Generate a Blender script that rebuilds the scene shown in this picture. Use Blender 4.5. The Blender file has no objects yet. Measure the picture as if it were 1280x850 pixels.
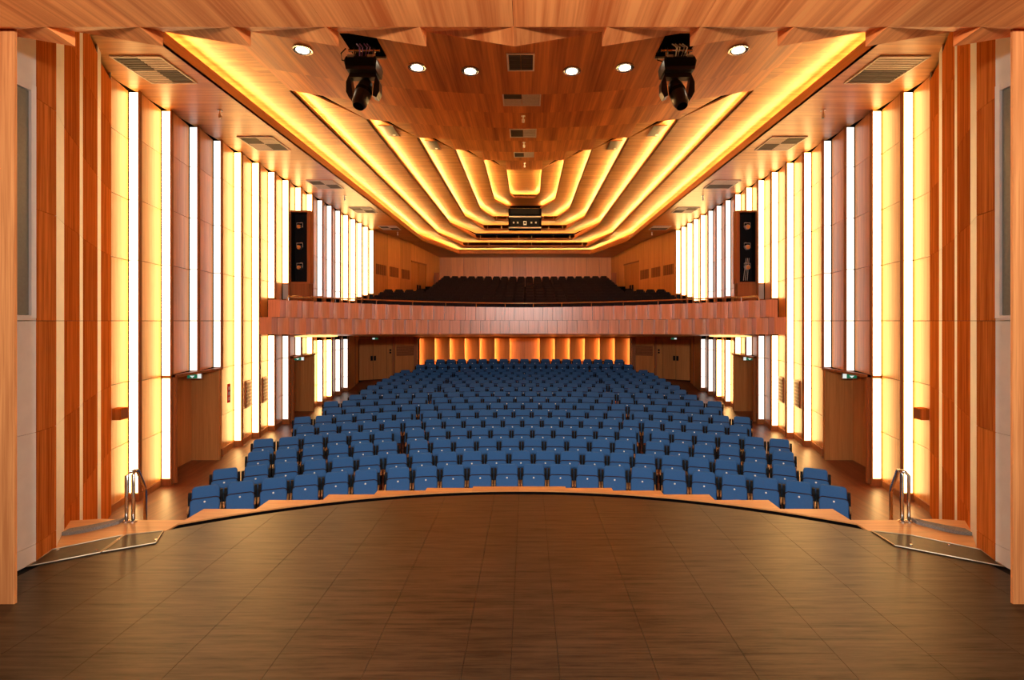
import bpy, math, random
from mathutils import Vector, Matrix
random.seed(7)
S = bpy.context.scene
COL = S.collection
# ------------------------------------------------------------------ camera
ZC = 2.95
F = 640.0
PX, PY = 659.0, 401.0
CX = 0.14
cam = bpy.data.cameras.new('camera'); cam.sensor_width = 36; cam.sensor_fit = 'HORIZONTAL'
cam.lens = 36 * F / 1280; cam.clip_end = 200
cam.shift_x = -(PX - 640) / 1280; cam.shift_y = (PY - 425) / 1280
co = bpy.data.objects.new('camera', cam); COL.objects.link(co)
co.location = (CX, 0, ZC); co.rotation_euler = (math.pi / 2, 0, 0)
S.camera = co
# ------------------------------------------------------------------ world, exposure
w = bpy.data.worlds.new('world'); S.world = w; w.use_nodes = True
w.node_tree.nodes['Background'].inputs[0].default_value = (0.02, 0.018, 0.016, 1)
w.node_tree.nodes['Background'].inputs[1].default_value = 0.3
S.view_settings.view_transform = 'Standard'; S.view_settings.look = 'None'
S.view_settings.gamma = 1; S.view_settings.use_curve_mapping = False
S.view_settings.exposure = 0.6
S.cycles.max_bounces = 8; S.cycles.diffuse_bounces = 5; S.cycles.glossy_bounces = 4
S.cycles.sample_clamp_indirect = 8; S.cycles.use_denoising = True
E_WARM, E_COOL, E_COVE, E_SLIT = 8.0, 0.95, 54.0, 24.0
P_WORK, P_HOUSE = 850.0, 120.0
WARM = (1.0, 0.62, 0.22); COOLC = (1.0, 0.93, 0.84)

# ------------------------------------------------------------------ helpers
class MB:
    def __init__(s): s.v = []; s.f = []; s.mi = []; s.cur = 0
    def add(s, vs, fs):
        n = len(s.v); s.v += [tuple(p) for p in vs]
        s.f += [tuple(i + n for i in f) for f in fs]; s.mi += [s.cur] * len(fs); return s
    def box(s, x0, x1, y0, y1, z0, z1):
        x0, x1 = min(x0, x1), max(x0, x1); y0, y1 = min(y0, y1), max(y0, y1); z0, z1 = min(z0, z1), max(z0, z1)
        v = [(x0,y0,z0),(x1,y0,z0),(x1,y1,z0),(x0,y1,z0),(x0,y0,z1),(x1,y0,z1),(x1,y1,z1),(x0,y1,z1)]
        return s.add(v, [(0,3,2,1),(4,5,6,7),(0,1,5,4),(1,2,6,5),(2,3,7,6),(3,0,4,7)])
    def slab(s, pts, off):
        n = len(pts); o = Vector(off)
        v = [Vector(p) for p in pts]; v += [p + o for p in v]
        f = [tuple(range(n))[::-1], tuple(range(n, 2*n))]
        f += [(i, (i+1) % n, n + (i+1) % n, n + i) for i in range(n)]
        return s.add(v, f)
    def prism(s, poly, z0, z1): return s.slab([(x, y, z0) for x, y in poly], (0, 0, z1 - z0))
    def wallseg(s, a, b, z0, z1, t):
        """vertical board from plan point a to b, thickness t to the left of a->b"""
        d = Vector((b[0]-a[0], b[1]-a[1], 0)).normalized(); n = Vector((-d.y, d.x, 0)) * t
        return s.slab([(a[0],a[1],z0),(b[0],b[1],z0),(b[0],b[1],z1),(a[0],a[1],z1)], n)
    def tube(s, path, r, n=8):
        P = [Vector(p) for p in path]; rings = []
        for i, p in enumerate(P):
            d = (P[min(i+1, len(P)-1)] - P[max(i-1, 0)]).normalized()
            up = Vector((0,0,1)) if abs(d.z) < .95 else Vector((1,0,0))
            a = d.cross(up).normalized(); b = d.cross(a)
            rings.append([p + a*r*math.cos(2*math.pi*k/n) + b*r*math.sin(2*math.pi*k/n) for k in range(n)])
        v = [q for rg in rings for q in rg]; f = []
        for i in range(len(P)-1):
            for k in range(n): f.append((i*n+k, i*n+(k+1)%n, (i+1)*n+(k+1)%n, (i+1)*n+k))
        f.append(tuple(range(n))[::-1]); f.append(tuple((len(P)-1)*n+k for k in range(n)))
        return s.add(v, f)
    def lathe(s, prof, c=(0,0,0), n=20, axis='z', caps=True):
        v = []
        for r, h in prof:
            for k in range(n):
                a = 2*math.pi*k/n; p = (r*math.cos(a), r*math.sin(a), h)
                if axis == 'y': p = (p[0], p[2], p[1])
                if axis == 'x': p = (p[2], p[0], p[1])
                v.append((p[0]+c[0], p[1]+c[1], p[2]+c[2]))
        f = [(i*n+k, i*n+(k+1)%n, (i+1)*n+(k+1)%n, (i+1)*n+k) for i in range(len(prof)-1) for k in range(n)]
        if caps: f.append(tuple(range(n))[::-1]); f.append(tuple((len(prof)-1)*n+k for k in range(n)))
        return s.add(v, f)
    def xf(s, M, start=0):
        s.v[start:] = [tuple(M @ Vector(p)) for p in s.v[start:]]; return s
    def mesh(s, name, mats, smooth=False):
        me = bpy.data.meshes.new(name); me.from_pydata(s.v, [], s.f)
        for m in (mats if isinstance(mats, (list, tuple)) else [mats]): me.materials.append(m)
        for p, i in zip(me.polygons, s.mi): p.material_index = i; p.use_smooth = smooth
        import bmesh
        bm = bmesh.new(); bm.from_mesh(me); bmesh.ops.recalc_face_normals(bm, faces=bm.faces); bm.to_mesh(me); bm.free()
        return me
    def build(s, name, mats, parent=None, smooth=False):
        return link(bpy.data.objects.new(name, s.mesh(name, mats, smooth)), parent)
def link(o, parent=None):
    COL.objects.link(o)
    if parent is not None:
        o.parent = parent
        if parent.get('_w'): o.matrix_parent_inverse = Matrix.Translation(-Vector(parent['_w']))
        elif '_w2' in parent: pass
    if parent is not None and parent.get('_w'): o['_w'] = (0.0, 0.0, 0.0); del o['_w']
    return o
def tag(o, label, cat, group=None, kind=None):
    o['label'] = label; o['category'] = cat
    if group: o['group'] = group
    if kind: o['kind'] = kind
    return o
def thing(name, label, cat, loc=(0,0,0), rz=0, group=None, kind=None, local=False):
    """Empty at the thing's base; parts given in world coordinates unless local"""
    o = bpy.data.objects.new(name, None); COL.objects.link(o); o.empty_display_size = .1
    o.location = loc; o.rotation_euler = (0, 0, rz)
    if not local: o['_w'] = tuple(float(c) for c in loc)
    return tag(o, label, cat, group, kind)
def hit(px, a, b):
    """plan point on the segment a-b at image column px"""
    k = (px - PX) / F
    ax, ay = a; dx, dy = b[0]-a[0], b[1]-a[1]
    t = (CX + k*ay - ax) / (dx - k*dy); return (ax+dx*t, ay+dy*t)
ORD = 'first second third fourth fifth sixth seventh eighth ninth tenth eleventh twelfth thirteenth fourteenth fifteenth sixteenth seventeenth eighteenth nineteenth twentieth twenty-first twenty-second twenty-third twenty-fourth twenty-fifth twenty-sixth twenty-seventh twenty-eighth twenty-ninth thirtieth'.split()
SIDE = {-1: 'left', 1: 'right'}

# ------------------------------------------------------------------ materials
def mat(name): m = bpy.data.materials.new(name); m.use_nodes = True; return m, m.node_tree, m.node_tree.nodes['Principled BSDF']
def wood(name, dark, light, axis='z', rough=.38, scale=1.0, vary=.12, coat=.0, fig=.5, spec=.35, crough=.25, con=.175):
    m, t, b = mat(name); N = t.nodes; L = t.links
    tc = N.new('ShaderNodeTexCoord'); oi = N.new('ShaderNodeObjectInfo')
    off = N.new('ShaderNodeVectorMath'); off.operation = 'MULTIPLY_ADD'
    cmb = N.new('ShaderNodeCombineXYZ')
    for i in range(3): L.new(oi.outputs['Random'], cmb.inputs[i])
    L.new(cmb.outputs[0], off.inputs[0]); off.inputs[1].default_value = (37, 53, 71); L.new(tc.outputs['Object'], off.inputs[2])
    sc = {'x': (.35, 14, 14), 'y': (14, .35, 14), 'z': (14, 14, .35)}[axis]
    def noise(mult, detail, rough_):
        mp = N.new('ShaderNodeMapping'); mp.inputs['Scale'].default_value = [c*mult*scale for c in sc]
        L.new(off.outputs[0], mp.inputs[0]); n = N.new('ShaderNodeTexNoise'); n.inputs['Scale'].default_value = 1
        n.inputs['Detail'].default_value = detail; n.inputs['Roughness'].default_value = rough_; n.inputs['Distortion'].default_value = .3
        L.new(mp.outputs[0], n.inputs[0]); return n
    a = noise(.5, 4, .6); c = noise(3.0, 3, .6)
    mx = N.new('ShaderNodeMix'); mx.data_type = 'FLOAT'; mx.inputs[0].default_value = 1 - fig
    L.new(a.outputs[0], mx.inputs[2]); L.new(c.outputs[0], mx.inputs[3])
    rp = N.new('ShaderNodeValToRGB'); rp.color_ramp.elements[0].position = .5-con; rp.color_ramp.elements[1].position = .5+con
    rp.color_ramp.elements[0].color = (*dark, 1); rp.color_ramp.elements[1].color = (*light, 1)
    L.new(mx.outputs[0], rp.inputs[0])
    hv = N.new('ShaderNodeHueSaturation'); mr = N.new('ShaderNodeMapRange')
    mr.inputs['To Min'].default_value = 1 - vary; mr.inputs['To Max'].default_value = 1 + vary
    L.new(oi.outputs['Random'], mr.inputs[0]); L.new(mr.outputs[0], hv.inputs['Value']); L.new(rp.outputs[0], hv.inputs['Color'])
    L.new(hv.outputs[0], b.inputs['Base Color']); b.inputs['Roughness'].default_value = rough
    b.inputs['Coat Weight'].default_value = coat; b.inputs['Coat Roughness'].default_value = crough; b.inputs['Specular IOR Level'].default_value = spec
    bp = N.new('ShaderNodeBump'); bp.inputs['Strength'].default_value = .04; L.new(c.outputs[0], bp.inputs['Height']); L.new(bp.outputs[0], b.inputs['Normal'])
    return m
def plain(name, col, rough=.5, metal=0.0, var=.06, scale=30.0, bump=0.0, spec=.5):
    m, t, b = mat(name); N = t.nodes; L = t.links
    tc = N.new('ShaderNodeTexCoord'); n = N.new('ShaderNodeTexNoise'); n.inputs['Scale'].default_value = scale; n.inputs['Detail'].default_value = 4
    L.new(tc.outputs['Object'], n.inputs[0])
    rp = N.new('ShaderNodeValToRGB'); rp.color_ramp.elements[0].position = .3; rp.color_ramp.elements[1].position = .7
    rp.color_ramp.elements[0].color = (*[max(0, c*(1-var)) for c in col], 1); rp.color_ramp.elements[1].color = (*[c*(1+var) for c in col], 1)
    L.new(n.outputs[0], rp.inputs[0]); L.new(rp.outputs[0], b.inputs['Base Color'])
    b.inputs['Specular IOR Level'].default_value = spec; b.inputs['Roughness'].default_value = rough; b.inputs['Metallic'].default_value = metal
    if bump:
        bp = N.new('ShaderNodeBump'); bp.inputs['Strength'].default_value = bump; L.new(n.outputs[0], bp.inputs['Height']); L.new(bp.outputs[0], b.inputs['Normal'])
    return m
def emit(name, col, strength):
    m, t, b = mat(name); b.inputs['Base Color'].default_value = (*[c*.6 for c in col], 1)
    b.inputs['Emission Color'].default_value = (*col, 1); b.inputs['Emission Strength'].default_value = strength; b.inputs['Roughness'].default_value = .4
    return m
M = {}
M['wall'] = wood('wall_veneer', (.50,.185,.045), (.78,.35,.105), 'z', .36)
M['board'] = wood('proscenium_veneer', (.34,.080,.011), (.70,.205,.036), 'z', .6, spec=.0, con=.12)
M['leg'] = wood('leg_veneer', (.50,.165,.05), (.80,.32,.105), 'z', .5, spec=.2, con=.13)
M['header'] = wood('header_veneer', (.56,.125,.026), (.98,.36,.105), 'y', .5, .55, spec=.2, con=.12, fig=.65)
M['soffit'] = wood('soffit_veneer', (.42,.165,.045), (.70,.32,.10), 'x', .36, con=.14)
M['band'] = wood('ceiling_veneer', (.40,.165,.045), (.70,.34,.105), 'x', .45, .8, con=.12)
M['front'] = wood('ceiling_dark_veneer', (.34,.10,.024), (.92,.37,.10), 'y', .4, .5, .08, fig=.7, con=.16)
M['fascia'] = wood('fascia_veneer', (.34,.12,.035), (.50,.20,.06), 'y', .5)
M['trim'] = wood('trim_veneer', (.26,.08,.022), (.40,.14,.04), 'z', .45)
M['balc'] = wood('balcony_veneer', (.54,.185,.08), (.86,.36,.17), 'z', .35, 1, .08, 1.0, crough=.27)
M['rearwall'] = wood('rear_wall_veneer', (.62,.26,.10), (.86,.42,.17), 'z', .35, coat=1.0, crough=.3)
M['door'] = wood('door_veneer', (.42,.165,.045), (.62,.26,.075), 'z', .45, spec=.2)
M['slat'] = wood('slat_veneer', (.44,.16,.045), (.64,.27,.08), 'z', .45)
M['aisle'] = wood('aisle_boards', (.09,.025,.010), (.22,.07,.026), 'y', .42, .8, coat=.1)
M['rim'] = wood('apron_boards', (.50,.20,.06), (.74,.34,.11), 'x', .4, .8, .06)
M['white'] = plain('white_panel', (.80,.77,.69), .55, var=.04, scale=6)
M['ivory'] = plain('unlit_glass', (.45,.44,.40), .15)
M['black'] = plain('black_paint', (.008,.008,.009), .6, spec=.08)
M['void'] = plain('void_black', (.004,.004,.005), .9, spec=.0)
M['plastic'] = plain('black_plastic', (.022,.023,.027), .28)
M['fabric'] = plain('blue_upholstery', (.040,.125,.31), .85, var=.22, scale=220, bump=.2, spec=.15)
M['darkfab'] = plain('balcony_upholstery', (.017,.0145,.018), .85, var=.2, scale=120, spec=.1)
M['tan'] = wood('armrest_wood', (.20,.09,.03), (.36,.18,.06), 'y', .4)
M['steel'] = plain('brushed_steel', (.62,.60,.57), .22, 1.0, .05, 60)
M['brass'] = plain('rail_brass', (.60,.40,.18), .3, 1.0, .05)
M['bronze'] = plain('trap_plate', (.055,.038,.018), .42, .3, .25, 9)
M['trimmet'] = plain('pale_metal_trim', (.42,.35,.25), .4, .9)
M['grey'] = plain('grey_metal', (.42,.40,.36), .5)
M['ventdark'] = plain('vent_dark', (.05,.048,.042), .6)
M['ventmid'] = plain('vent_mid', (.13,.12,.10), .6)
M['vent'] = plain('vent_grey', (.40,.37,.33), .5)
M['ventlight'] = plain('vent_light', (.75,.70,.62), .5)
M['carpet'] = plain('grey_carpet', (.20,.17,.14), .95, var=.35, scale=90, bump=.5)
M['glass'] = plain('niche_glass', (.20,.22,.18), .2)
M['grille'] = wood('grille_slats', (.16,.055,.016), (.26,.09,.025), 'z', .6)
M['edge_line'] = plain('dark_brown_line', (.030,.016,.010), .7, spec=.1)
M['plate'] = plain('number_plate', (.85,.85,.82), .3)
M['purple'] = plain('purple_cable', (.30,.16,.60), .4)
M['greensign'] = emit('exit_green', (.02,.25,.12), .3)
M['whitesign'] = emit('exit_white', (.9,1,.95), .5)
M['red'] = plain('red_sign', (.6,.02,.02), .5)
M['warm'] = emit('light_column_warm', WARM, E_WARM)
M['warmdim'] = emit('soffit_lamp', (1,.6,.2), 1.2)
M['cool'] = emit('light_column_cool', COOLC, E_COOL)
M['cove'] = emit('cove_led', (1.0,.60,.20), E_COVE)
M['slit'] = emit('slit_led', (1.0,.47,.15), E_SLIT)
M['lamp'] = emit('downlight_lamp', (1.0,.84,.58), 9)
def stagemat():
    m, t, b = mat('stage_hardboard'); N = t.nodes; L = t.links
    tc = N.new('ShaderNodeTexCoord'); mp = N.new('ShaderNodeMapping'); mp.inputs['Scale'].default_value = (.8, 9, 1); L.new(tc.outputs['Object'], mp.inputs[0])
    n = N.new('ShaderNodeTexNoise'); n.inputs['Scale'].default_value = 1.6; n.inputs['Detail'].default_value = 8; n.inputs['Roughness'].default_value = .7; L.new(mp.outputs[0], n.inputs[0])
    n2 = N.new('ShaderNodeTexNoise'); n2.inputs['Scale'].default_value = .6; n2.inputs['Detail'].default_value = 3; L.new(tc.outputs['Object'], n2.inputs[0])
    mp3 = N.new('ShaderNodeMapping'); mp3.inputs['Scale'].default_value = (1.1, 26, 1); L.new(tc.outputs['Object'], mp3.inputs[0])
    n3 = N.new('ShaderNodeTexNoise'); n3.inputs['Scale'].default_value = 1.0; n3.inputs['Detail'].default_value = 6; n3.inputs['Roughness'].default_value = .75; L.new(mp3.outputs[0], n3.inputs[0])
    m3 = N.new('ShaderNodeMix'); m3.data_type = 'FLOAT'; m3.inputs[0].default_value = .5; L.new(n.outputs[0], m3.inputs[2]); L.new(n3.outputs[0], m3.inputs[3])
    mx = N.new('ShaderNodeMix'); mx.data_type = 'FLOAT'; mx.inputs[0].default_value = .3; L.new(m3.outputs[0], mx.inputs[2]); L.new(n2.outputs[0], mx.inputs[3])
    rp = N.new('ShaderNodeValToRGB'); rp.color_ramp.elements[0].position = .40; rp.color_ramp.elements[1].position = .62
    rp.color_ramp.elements[0].color = (.0075,.0038,.0018,1); rp.color_ramp.elements[1].color = (.052,.028,.0145,1)
    L.new(mx.outputs[0], rp.inputs[0]); L.new(rp.outputs[0], b.inputs['Base Color'])
    mr = N.new('ShaderNodeMapRange'); b.inputs['Specular IOR Level'].default_value = .42; b.inputs['Specular Tint'].default_value = (1,.66,.36,1); mr.inputs['From Min'].default_value = .3; mr.inputs['From Max'].default_value = .7; mr.inputs['To Min'].default_value = .30; mr.inputs['To Max'].default_value = .46; L.new(mx.outputs[0], mr.inputs[0]); L.new(mr.outputs[0], b.inputs['Roughness'])
    ms = N.new('ShaderNodeMapRange'); ms.inputs['From Min'].default_value = .38; ms.inputs['From Max'].default_value = .62
    ms.inputs['To Min'].default_value = .18; ms.inputs['To Max'].default_value = .62; L.new(m3.outputs[0], ms.inputs[0]); L.new(ms.outputs[0], b.inputs['Specular IOR Level'])
    return m
M['stage'] = stagemat()

# ------------------------------------------------------------------ stage floor and apron
RS, YS = 8.9, -0.2
def arc(x, r=RS): return YS + math.sqrt(max(r*r - x*x, 0.01))
st = thing('stage_floor', 'dark brown hardboard stage floor with sheet seams', 'stage', kind='structure')
mb = MB(); mb.box(-12, 12, -4, 4.0, -.2, -.012)
xs = [-6.0 + .25*i for i in range(49)]
mb.prism([(-6.0, 3.9)] + [(6.0, 3.9)] + [(x, arc(x) if abs(x) < 4.95 else 7.1) for x in reversed(xs)], -.2, -.012); mb.build('sub_floor', M['black'], st)
mb = MB()
for s in (-1, 1): mb.box(s*5.745, s*12, -4, 5.6, -.01, 0)
mb.build('wing_floor', M['stage'], st)
edges = [-5.74, -4.92-.41+.82*0]
edges = sorted(set([round(s*(.41+.82*i), 3) for s in (-1, 1) for i in range(7)] + [0.0]))
edges = [e for e in edges if abs(e) <= 5.4] ; edges = [-5.745] + edges + [5.745]
g = .002
for ci in range(len(edges)-1):
    a, b = edges[ci]+g, edges[ci+1]-g
    y = -4.0 + (1.22 if ci % 2 else 0) ; ys = [-4.0]
    while y < 5.6:
        if y > -3.9: ys.append(y)
        y += 2.44
    ys = [v for v in ys if v < 6.2]
    for i, y0 in enumerate(ys):
        if i < len(ys)-1:
            MB().box(a, b, y0+g, ys[i+1]-g, -.012, 0).build('floor_sheet', M['stage'], st)
        else:
            n = 8; top = [(a+(b-a)*k/n, arc(a+(b-a)*k/n) if abs(a+b) < 9.9 else min(arc(a+(b-a)*k/n), 7.16)) for k in range(n, -1, -1)]
            MB().prism([(a, y0+g), (b, y0+g)] + top, -.012, 0).build('floor_sheet', M['stage'], st)
# black edge strip, stepped wooden apron boards
mb = MB(); n = 40
inner = [(-4.95 + 9.9*k/n) for k in range(n+1)]
mb.prism([(x, arc(x)+.003) for x in inner] + [(x, arc(x, RS+.2)) for x in reversed(inner)], -.3, -.02); mb.build('edge_strip', M['void'], st)
steps = [(0, .82, 9.12), (.82, 1.63, 9.04), (1.63, 2.46, 8.9), (2.46, 3.23, 8.70), (3.23, 4.11, 8.43), (4.11, 4.93, 8.03)]
for s in (-1, 1):
    for x0, x1, yo in steps:
        k = 6; ar = [(s*(x0+(x1-x0)*i/k), arc(x0+(x1-x0)*i/k, RS+.2)) for i in range(k+1)]
        MB().prism(ar + [(s*x1, yo), (s*x0, yo)], -1.15, .0).build('apron_board', M['rim'], st)
    MB().prism([(s*4.93, 7.19), (s*4.93, 7.58), (s*5.66, 7.58), (s*6.2, 7.62), (s*6.62, 7.55), (s*6.0, 6.62), (s*5.42, 7.05)], -.9, .002).build('apron_board', M['rim'], st)
    for i in range(5):
        z = -.18*(i+1); y0 = 7.6 + .28*i
        MB().box(s*5.6, s*(6.75+.25*i), y0, y0+.3, -1.2, z).build('stair_tread', M['rim'], st)
# bronze trap plates with pale metal trims
def plate(poly, label):
    t = thing('floor_hatch', label, 'hatch', (poly[0][0], poly[0][1], 0), group='bronze floor hatches at the stage corners')
    MB().prism(poly, .001, .012).build('plate', M['bronze'], t)
    for i in range(len(poly)):
        a, b = poly[i], poly[(i+1) % len(poly)]
        MB().tube([(a[0],a[1],.014), (b[0],b[1],.012)], .008, 6).build('metal_edge', M['trimmet'], t)
    cx = sum(p[0] for p in poly)/len(poly); cy = sum(p[1] for p in poly)/len(poly)
    for d in (-.25, .25): MB().lathe([(.018,.012),(.018,.02)], (cx+d, cy, 0), 10).build('fixing_stud', M['steel'], t)
plate([(-5.84,6.12),(-5.28,6.50),(-5.40,7.02),(-5.96,6.58)], 'long dark bronze floor hatch against the left proscenium board')
plate([(-5.26,6.51),(-4.78,6.78),(-4.95,7.16),(-5.38,7.03)], 'short dark bronze floor hatch at left end of the curved stage edge')
plate([(5.84,6.12),(4.95,6.70),(4.96,7.16),(5.40,7.02),(5.96,6.58)], 'dark bronze floor hatch at the right stage corner')
for s in (-1, 1):
    mb = MB(); n = 10; P = []; Q = []
    for i in range(n+1):
        u = i/n; x = 6.24 - .46*u; y = 7.02 + .40*u - .10*math.sin(math.pi*u)
        P.append((s*x, y)); Q.append((s*(x+.02), y+.14+.06*math.sin(math.pi*u)))
    mb.prism(P + Q[::-1], .003, .05)
    tag(mb.build('carpet_strip', M['carpet']), 'curved grey carpeted strip on the %s corner of the wooden apron' % SIDE[s], 'carpet')
# steel stair handrails
for s in (-1, 1):
    x = s*5.63; t = thing('stair_handrail', 'bent stainless steel handrail at the %s stage stairs' % SIDE[s], 'handrail', (x, 7.55, 0))
    MB().tube([(x, 7.5, 0), (x, 7.5, .70), (x, 7.53, .735), (x, 7.58, .74), (x+s*.17, 7.95, .36), (x+s*.19, 7.99, .28), (x+s*.19, 7.99, -.4)], .026, 10).build('rail', M['steel'], t, True)
    MB().tube([(x+s*.10, 7.5, 0), (x+s*.10, 7.5, .68), (x+s*.06, 7.52, .73), (x, 7.56, .74)], .024, 10).build('post', M['steel'], t, True)
    for dx in (0, .10): MB().lathe([(.05,.003),(.05,.02),(.03,.03)], (x+s*dx, 7.5, 0), 14).build('base_flange', M['steel'], t)

# ------------------------------------------------------------------ auditorium floor and seating tiers
FL = [(7.5,-1.1),(12.5,-1.1),(15.7,-.88),(18.8,-.83),(21.85,-.66),(24,-.52),(25.2,-.48),(27,-.2),(30,-.15)]
def aisle_z(y):
    for (a, za), (b, zb) in zip(FL, FL[1:]):
        if y <= b: return za + (zb-za)*max(0, (y-a))/(b-a)
    return FL[-1][1]
mb = MB()
for (a, za), (b, zb) in zip(FL, FL[1:]):
    mb.slab([(-10.2,a,za),(10.2,a,za),(10.2,b,zb),(-10.2,b,zb)], (0,0,-.15))
tag(mb.build('floor', M['aisle']), 'dark red-brown boarded auditorium floor and side aisles', 'floor', kind='structure')
DROP = [3.0,2.97,2.905,2.84,2.77,2.70,2.645,2.59,2.545,2.505,2.475,2.455,2.44,2.425,2.40,2.37,2.2,2.03]
SH = .90
YR = -1.44
ROWZ = [ZC - d - SH for d in DROP]
def rowR(j): return 12.0 + .97*j
tz = thing('floor_seating_tiers', 'curved dark floor tiers under the blue seats', 'floor', kind='structure')
for j in range(18):
    r0, r1 = rowR(j)-.55, rowR(j)+.42; xm = (6.1 if j == 0 else 6.42) if j < 16 else 5.6
    a = [math.asin(xm/r) for r in (r0, r1)]; n = 16
    p = [(r0*math.sin(-a[0]+2*a[0]*i/n), YR+r0*math.cos(-a[0]+2*a[0]*i/n)) for i in range(n+1)]
    q = [(r1*math.sin(-a[1]+2*a[1]*i/n), YR+r1*math.cos(-a[1]+2*a[1]*i/n)) for i in range(n+1)]
    MB().prism(p + q[::-1], -1.2, ROWZ[j]).build('seating_tier', M['aisle'], tz)

# ------------------------------------------------------------------ side walls with light columns
D0, PITCH = 11.53, 1.034
XI, XO = 8.60, 8.82
def DK(k): return D0 + PITCH*(k-1)
SEAM = [ZC + 1.364*n for n in range(-4, 5)]
ZTOP = 8.13
# columns: k -> list of (z0, z1, state); bottoms measured
UP = {1:None, 2:None, 3:(1.63,8.1,'cool'), 4:(1.60,8.1,'cool'), 5:None, 6:None}
def colsegs(k):
    fb = aisle_z(DK(k)) + .17
    if k == 1: return [(fb, 8.1, 'warm')]
    if k == 2: return [(1.60, 8.1, 'warm'), (fb, 1.54, 'warm')]
    if k in (3, 4): return [(1.62, 8.1, 'cool')]
    if k in (5, 6): return [(fb, 8.1, 'warm')]
    if k == 7: return [(3.74, 8.1, 'warm'), (fb, 2.44, 'warm')]
    if k == 8: return [(4.33, 8.1, 'warm'), (3.74, 4.31, 'off'), (fb, 2.40, 'cool')]
    if k == 9: return [(7.1, 8.1, 'warm'), (3.74, 4.31, 'off'), (1.62, 2.34, 'cool')]
    if k == 10: return [(6.9, 8.1, 'warm'), (3.74, 4.31, 'off'), (1.62, 2.28, 'warm')]
    up = {11:4.0, 12:4.0, 13:4.02, 14:3.97, 15:3.97, 16:4.22, 17:4.36, 18:4.50}[k]
    r = [(up, 8.1, 'cool' if k in (11,12,13) else 'warm')]
    if k <= 14: r.append((fb, 2.12 - .02*(k-11), {11:'warm',12:'warm',13:'cool',14:'cool'}[k]))
    return r
def panel_zs(z0, z1):
    zs = [z0] + [s for s in SEAM if z0+.08 < s < z1-.08] + [z1]
    return list(zip(zs, zs[1:]))
for s in (-1, 1):
    W = thing('wall_%s' % SIDE[s], 'tall %s side wall of folded timber veneer panels' % SIDE[s], 'wall', kind='structure')
    # dark backing behind the folds, with openings for the two lobbies
    mb = MB()
    for y0, y1, z0, z1 in ((10.6,12.66,-1.3,8.6),(12.66,14.62,1.62,8.6),(14.62,19.0,-1.3,8.6),(19.0,20.86,1.62,8.6),(20.86,29.4,-1.3,8.6)):
        mb.box(s*8.9, s*9.0, y0, y1, z0, z1)
    mb.build('backing', M['black'], W)
    for k in range(1, 19):
        yk = DK(k); ya = 10.72 if k == 1 else DK(k-1)+.07
        lob = k in (3, 4, 9, 10)
        xa = XI + .03
        if k > 14: ranges = [(aisle_z(yk)+.15, 2.2), (3.4, ZTOP)]
        elif k >= 8: ranges = [((1.62 if lob else aisle_z(yk)+.15), 2.5), (3.4, ZTOP)]
        else: ranges = [((1.62 if lob else aisle_z(yk)+.15), ZTOP)]
        for za, zb in ranges:
            for z0, z1 in panel_zs(za, zb):
                a, b = (s*xa, ya), (s*(XO+.03), yk+.0)
                mb = MB(); t = .03 if s < 0 else -.03
                mb.wallseg(a, b, z0+.006, z1-.006, t); mb.build('veneer_panel', M['wall'], W)
        # inner trim behind the column (thin brown edge) and plinth
        for za, zb in ranges:
            MB().box(s*(XI-.012), s*(XI+.02), yk-.01, yk+.07, za-(0 if lob else .02), zb).build('edge_trim', M['trim'], W)
        if not lob:
            fz = min(aisle_z(yk), aisle_z(ya))-.05
            mb = MB(); mb.wallseg((s*(xa-.03), ya), (s*(XO), yk-.01), fz, aisle_z(yk)+.15, .05 if s < 0 else -.05)
            mb.box(s*(XI-.02), s*(XO+.02), yk-.03, yk+.07, fz, aisle_z(yk)+.17); mb.build('plinth', M['trim'], W)
    # frieze above the panels (shadow gap)
    MB().box(s*8.55, s*8.95, 10.6, 29.4, 8.16, 8.5).build('shadow_gap', M['void'], W)
    # light columns as things
    for k in range(1, 19):
        yk = DK(k)
        for (z0, z1, state) in colsegs(k):
            stalls = z1 < 2.6
            nm = 'tall ' if z1-z0 > 2.6 else 'short '
            if state == 'off': lab = 'unlit grey glass panel above the balcony on %s wall, %s from the stage' % (SIDE[s], ORD[k-8])
            else:
                tone = 'warm' if state == 'warm' else 'white'
                if k == 2: lab = '%s glowing light column %s the trim on %s wall, second from stage' % (tone, 'below' if stalls else 'above', SIDE[s])
                elif stalls: lab = '%s%s light column under the balcony on %s wall, %s from stage' % (nm, tone, SIDE[s], ORD[k-7])
                elif k >= 7: lab = '%s%s light column above the balcony on %s wall, %s from stage' % (nm, tone, SIDE[s], ORD[k-1])
                else: lab = '%s%s light column on %s wall, %s from stage' % (nm, tone, SIDE[s], ORD[k-1])
            t = thing('light_column', lab, 'light column', (s*8.7, yk, z0), group='glowing light columns on the side walls')
            m = {'warm':M['warm'], 'cool':M['cool'], 'off':M['ivory']}[state]
            for a, b in panel_zs(z0, z1):
                MB().box(s*(XI+.025), s*XO, yk-.002, yk+.04, a+.010, b-.010).build('light_pane', m, t)
            MB().box(s*(XI+.02), s*(XO+.01), yk+.041, yk+.07, z0, z1).build('back_plate', M['trim'], t)
            if z0 > 1 or True: MB().box(s*(XI-.012), s*(XO), yk-.02, yk+.07, z0-.04, z0-.001).build('sill', M['trim'], t)
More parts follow.
